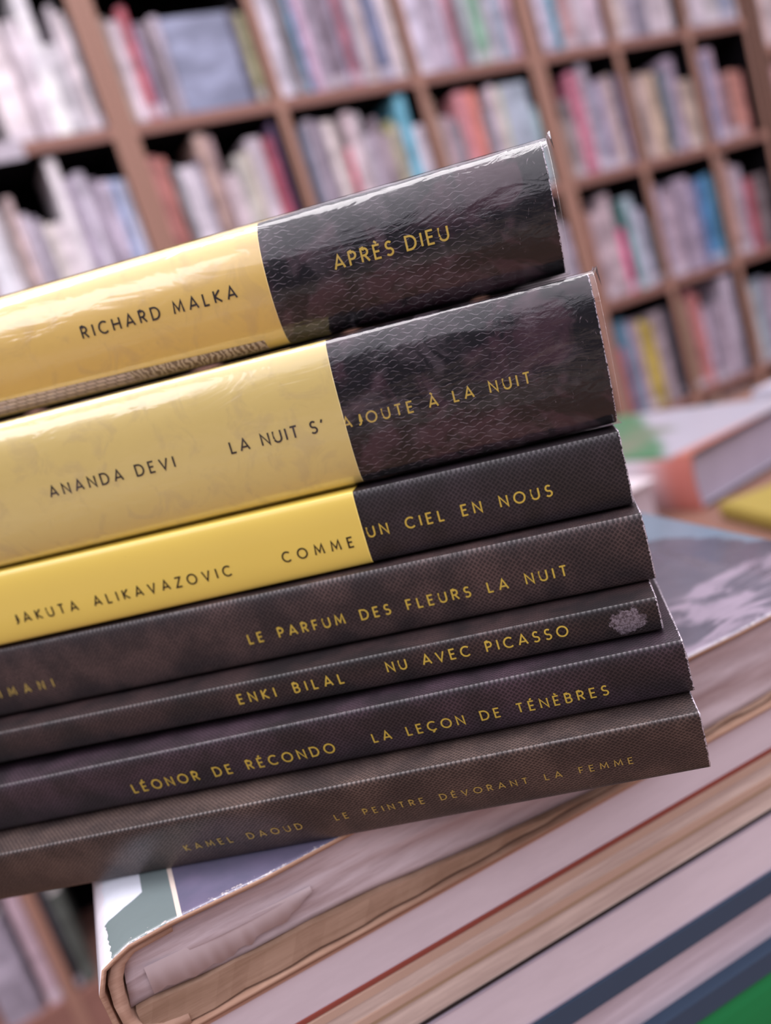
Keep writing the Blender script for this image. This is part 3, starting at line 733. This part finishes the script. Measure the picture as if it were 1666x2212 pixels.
STACK = [  # bottom to top: offset, yaw, skew, z0, slope, T, wedge, bulge, x_end, cover material, label
 dict(o=-5.0, yaw=0.0, k=5.0, z=.02, sl=0.0, T=13.5, w=.002, b=1.3, e=.6, m=dotted_black('brown_black_dotted_lowest', '584842', .85, '3a2f2d').m, lab='lowest paperback of the slanted stack, brown-black, faded gold lettering, mirroring the book below'),
 dict(o=0.0, yaw=-.015, k=1.5, z=14.15, sl=.002, T=10.3, w=-.002, b=1.1, e=1.2, m=dotted_black('purple_black_dotted', '40303a', .85, '241c22').m, lab='purple-black paperback with gold lettering, second from the bottom of the slanted stack'),
 dict(o=4.5, yaw=-.03, k=.5, z=25.0, sl=-.010, T=6.3, w=-.005, b=.8, e=-1.0, m=None, lab='thinnest paperback of the slanted stack, pale scuff mark near its right end'),
 dict(o=11.25, yaw=-.03, k=.5, z=31.7, sl=-.0165, T=12.7, w=-.018, b=1.2, e=.4, m=dotted_black('brown_black_dotted', '4e3c3a', .85, '2c2224').m, lab='brown-black paperback directly under the matt yellow-and-black one in the slanted stack'),
 dict(o=15.5, yaw=.010, k=.5, z=45.0, sl=-.0372, T=13.9, w=-.011, b=1.2, e=.2, m=dotted_black('black_dotted', '31282e').m, lab='matt yellow-and-black paperback without wrapping, third from the top of the slanted stack'),
 dict(o=17.25, yaw=.025, k=.3, z=59.7, sl=-.0491, T=27.0, w=-.010, b=3.6, p=2.5, e=1.2, m=None, lab='thick film-wrapped yellow-and-black book, second from the top of the slanted stack'),
 dict(o=20.0, yaw=0.0, k=.3, z=88.0, sl=-.0607, T=22.9, w=.003, b=5.2, p=2.0, e=-.8, m=None, lab='topmost book of the slanted stack, film-wrapped, yellow and black, against the shelves'),
]
# abraded patch on the third book
ab = dotted_black('brown_black_dotted_scuffed', '3c2c2c')
v = ab.obj(1000.0); x, y, z = ab.xyz(v)
dx_ = ab.math('DIVIDE', ab.math('ADD', x, 5.6), 3.4); dz_ = ab.math('DIVIDE', ab.math('SUBTRACT', z, 3.1), 2.6)
rad = ab.math('SQRT', ab.math('ADD', ab.math('MULTIPLY', dx_, dx_), ab.math('MULTIPLY', dz_, dz_)))
rad = ab.math('ADD', rad, ab.math('MULTIPLY', ab.math('SUBTRACT', ab.noise(v, .9, 5, .7), .5), 1.6))
mask = ab.math('SUBTRACT', 1.0, ab.step(rad, .80, .92))
bs = [q for q in ab.t.nodes if q.type == 'BSDF_PRINCIPLED'][0]
old = bs.inputs['Base Color'].links[0].from_socket
fib = ab.mix(ab.step(ab.noise(v, 2.5, 4, .7), .42, .60), lin('4c4248'), lin('7c727a'))
ab.t.links.new(ab.mix(mask, old, fib), bs.inputs['Base Color'])
STACK[2]['m'] = ab.m
STACK[5]['m'] = wave_black('cloth_black_thick'); STACK[6]['m'] = wave_black('cloth_black_top')
roots = []; spines = []
for bk in STACK:
    dirn = Vector((DX, DY, 0)); nn = Vector((-DY, DX, 0))
    X = (dirn + nn*bk['yaw'] + Vector((0,0,bk['sl']))).normalized()
    Yv = Vector((0,0,1)).cross(X).normalized(); Zv = X.cross(Yv)
    pos = A0 + dirn*bk['e']*.001 + nn*bk['o']*.001 + Vector((0,0,bk['z']*.001))
    M = Matrix((X, Yv, Zv)).transposed().to_4x4(); M.translation = pos
    r = empty('paperback', mat=M); tag(r, bk['lab'], 'book', 'paperbacks in the slanted stack'); roots.append(r)
    sp = Spine(bk['T'], bk['w'], bk['b'], bk['k'], bk.get('p', 2.7)); spines.append(sp)
    V, F, AT = wrap_shell(sp, -LEN, 0, 0, .38, jag=.10, seed=len(roots))
    c = link_mesh('cover', V, F, bk['m'], r, True, None, AT)
    # paper block
    t0, t1 = sp.th(-LEN+1.5), sp.th(-1.2)
    q = [(-LEN+1.5, t0), (-1.2, t1)]; V = []
    for xx, tt in q:
        for n_, z_ in ((max(sp.n(0), sp.n(1), sp.n(.1), sp.n(.9))+.5, .42), (DEP-1.5, .42), (DEP-1.5, tt-.42), (max(sp.n(0), sp.n(1), sp.n(.1), sp.n(.9))+.5, tt-.42)):
            V.append((xx/1000, n_/1000, z_/1000))
    F = [(0,1,2,3),(7,6,5,4),(0,4,5,1),(1,5,6,2),(2,6,7,3),(3,7,4,0)]
    link_mesh('page_block', V, F, paper_block, r)

b7, b6, b5, b4, b3, b2, b1 = spines; r7, r6, r5, r4, r3, r2, r1 = roots
def jacket(sp, root, xe, mat, label, off=.12):
    V, F, AT = wrap_shell(sp, -LEN-.1, xe, off, .10)
    o = link_mesh('yellow_jacket', V, F, mat, root, True, None, [0]*len(AT)); o['label'] = label; return o
jacket(b1, r1, -53.2, yellow_deep, 'warm yellow part of the cover'); jacket(b2, r2, -48.3, yellow_flat, 'lemon yellow part of the cover')
jacket(b3, r3, -49.8, yellow_bright, 'bright yellow part of the cover')
# illustrated band along the lower edge of the topmost spine
def illustrated():
    m = NT('ornament_print'); v = m.obj(1000.0); x, y, z = m.xyz(v)
    br = m.n('TexBrick', Scale=1.0); br.offset = .5
    m.set(br.inputs['Vector'], m.vec(m.math('ADD', m.math('MULTIPLY', x, .22), m.math('MULTIPLY', z, .18)), m.math('MULTIPLY', z, .35), 0.0))
    m.set(br.inputs['Color1'], lin('b8a0a2')); m.set(br.inputs['Color2'], lin('c4aca8')); m.set(br.inputs['Mortar'], lin('5a4448')); br.inputs['Mortar Size'].default_value = .03
    wv = m.n('TexWave', Scale=.55, Distortion=9.0, Detail=3.0); wv.bands_direction = 'DIAGONAL'; m.t.links.new(v, wv.inputs['Vector'])
    orn = m.mix(m.step(wv.outputs['Fac'], .45, .62), lin('64463f'), lin('bca698'))
    leaf = m.math('MULTIPLY', m.step(x, -88.0, -86.0), m.step(m.noise(v, .12, 2), .42, .46))
    m.bsdf(m.mix(leaf, br.outputs['Color'], orn), .35, .4, .5, .1); return m.m
V = []; F = []; ns = 40
for i in range(ns+1):
    x = -LEN + (LEN-57.5)*i/ns; zt = 1.75+max(0, (-57.5-x))*.021
    for kx in range(7):
        z = zt*kx/6; q = z/b1.th(x); e = .002
        tn, tz = b1.n(q+e)-b1.n(max(0, q-e)), 2*e*b1.th(x); L = math.hypot(tn, tz)
        V.append((x/1000, (b1.n(q)-tz/L*.18)/1000, (z+tn/L*.18)/1000))
for i in range(ns):
    for kx in range(6):
        a = i*7+kx; F.append((a, a+7, a+8, a+1))
o = link_mesh('illustrated_strip', V, F, illustrated(), r1, True); o['label'] = 'strip of an ornamental picture along the lower edge of the spine'
# see-through shrink film on the two upper books
for sp, root, e in ((b1, r1, .9), (b2, r2, .9)):
    V, F, AT = wrap_shell(sp, -LEN-.6, e, .42, .05, jag=.0)
    o = link_mesh('shrink_film', V, F, film, root, True); o['label'] = 'glossy see-through shrink film'
    # gathered film at the right-hand end of the upper edge
    V = []; F = []; rr = random.Random(2); T = sp.th(0)
    for i in range(9):
        n0 = sp.b*.2 + i*.9
        V += [((e-.2)/1000, n0/1000, (T*.97+.2)/1000), ((e+.5+rr.uniform(-.3,.4))/1000, (n0+.2)/1000, (T+.5+rr.uniform(0,.6))/1000), ((e+1.0)/1000, (n0+.1)/1000, (T*.9)/1000)]
    for i in range(8):
        a = 3*i; F += [(a, a+3, a+4, a+1), (a+1, a+4, a+5, a+2)]
    o = link_mesh('film_gather', V, F, film, root, True); o['label'] = 'crumpled end of the shrink film'

def L_(name, sp, root, txt, cap, s0, s1, z0, mat, off=.10, **kw):
    return lettering(name, sp, txt, cap, s0, s1, z0, mat, root, off, **kw)
L_('author_lettering', b1, r1, 'RICHARD MALKA', 2.15, -91.9, -59.6, 10.4, brown_ink, .21)
L_('title_lettering', b1, r1, 'APRÈS DIEU', 2.3, -40.1, -18.9, 10.57, gold)
L_('author_lettering', b2, r2, 'ANANDA DEVI', 2.1, -109.7, -82.8, 11.7, brown_ink, .21)
L_('title_lettering', b2, r2, "LA NUIT S'", 2.15, -71.0, -52.5, 11.6, brown_ink, .21, spacing=1.6)
L_('title_lettering', b2, r2, 'AJOUTE À LA NUIT', 1.95, -48.7, -13.6, 11.07, gold, spacing=1.6)
L_('author_lettering', b3, r3, 'JAKUTA ALIKAVAZOVIC', 2.0, -126.8, -77.8, 4.0, brown_ink, .21, spacing=1.7)
L_('title_lettering', b3, r3, 'COMME', 1.95, -66.7, -52.3, 4.15, brown_ink, .21)
L_('title_lettering', b3, r3, 'UN CIEL EN NOUS', 2.0, -49.0, -13.8, 5.25, gold, spacing=1.8)
L_('author_lettering', b4, r4, 'SLIMANI', 1.85, -144.5, -124.9, 4.42, gold_dull)
L_('title_lettering', b4, r4, 'LE PARFUM DES FLEURS LA NUIT', 1.95, -78.8, -15.0, 4.5, gold, spacing=1.8)
L_('author_lettering', b5, r5, 'ENKI BILAL', 1.95, -80.6, -58.7, 2.5, gold, spacing=1.8)
L_('title_lettering', b5, r5, 'NU AVEC PICASSO', 1.9, -49.8, -16.0, 2.8, gold, spacing=1.8)
L_('author_lettering', b6, r6, 'LÉONOR DE RÉCONDO', 2.0, -108.5, -65.4, 2.85, gold, spacing=1.7)
L_('title_lettering', b6, r6, 'LA LEÇON DE TÉNÈBRES', 1.85, -57.5, -14.1, 3.2, gold, spacing=1.8)
L_('author_lettering', b7, r7, 'KAMEL DAOUD', 1.55, -99.0, -74.5, 4.9, gold_dull, spacing=1.7)
L_('title_lettering', b7, r7, 'LE PEINTRE DÉVORANT LA FEMME', 1.45, -67.5, -12.5, 5.45, gold_dull, spacing=1.8)

# ------------------------------------------------------------------ blurred books on the far part of the table
def lying(name, label, x, y, rz, w, d, h, cover_m, page_m, t=.0025, spine=.004, z=None, grp=None):
    r = empty(name, (x, y, TZ if z is None else z), rz); tag(r, label, 'book', grp)
    v, f = cover_u(0, w, 0, d, 0.0003, h, t, spine); link_mesh('cover', v, f, cover_m, r)
    MB().box(spine+t, w-.004, .004, d-.004, t+.0004, h-t-.0002).build('page_block', page_m, r); return r
def two_tone():
    m = NT('green_white_orange_cover'); v = m.obj(1000.0); x, y, z = m.xyz(v)
    n1 = m.noise(v, .012, 3, .5)
    c = m.mix(m.step(m.math('ADD', m.math('MULTIPLY', n1, 60.0), m.math('SUBTRACT', y, m.math('MULTIPLY', x, .9))), 40.0, 62.0), lin('9c98a2'), lin('40704f'))
    c = m.mix(m.math('MULTIPLY', m.step(y, 60.0, 85.0), m.step(n1, .5, .6)), c, lin('66705c'))
    c = m.mix(m.step(y, 24.0, 10.0), lin('cc7f6c'), c) if False else c
    near = m.math('MULTIPLY', m.math('LESS_THAN', m.math('ADD', y, m.math('MULTIPLY', x, .12)), 16.0), m.math('GREATER_THAN', z, 30.0))
    c = m.mix(near, c, lin('a8685a'))
    side = m.math('LESS_THAN', z, 45.0)
    sp_ = m.mix(m.step(y, 14.0, 60.0), lin('b0685e'), lin('c8bcc4'))  # coral spine; the pale far part is glare painted into its colour
    c = m.mix(m.math('MULTIPLY', side, m.math('LESS_THAN', x, 8.0)), c, sp_)
    c = m.mix(m.math('MULTIPLY', m.math('LESS_THAN', y, .5), m.math('GREATER_THAN', x, 8.0)), c, lin('2a262e'))
    m.bsdf(c, .35, .5, .3, .15); return m.m
lying('large_book', 'thick hardcover with coral spine and green-and-white cover, on the table at the right', .477, .478, math.radians(7), .17, .245, .0475, two_tone(), plain('aaa0b0', .7), .0035, .003)
lying('large_book', 'pale paper-sided book on the table between the stack and the coral-spined hardcover', .362, .492, math.radians(2), .095, .16, .036, plain('c0b4b8', .5), plain('bcaeb4', .7), .0015, .002)
lying('large_book', 'bright yellow book on the table at the right edge of the picture', .410, .262, math.radians(-17), .15, .195, .0125, plain('8e7c38', .45), plain('b09a44', .7), .002, .002)
lying('large_book', 'white-covered book on the table at the far right, beyond the coral-spined hardcover', .672, .452, math.radians(4), .18, .115, .050, plain('a8a4b0', .4), pg_smooth, .003, .003)
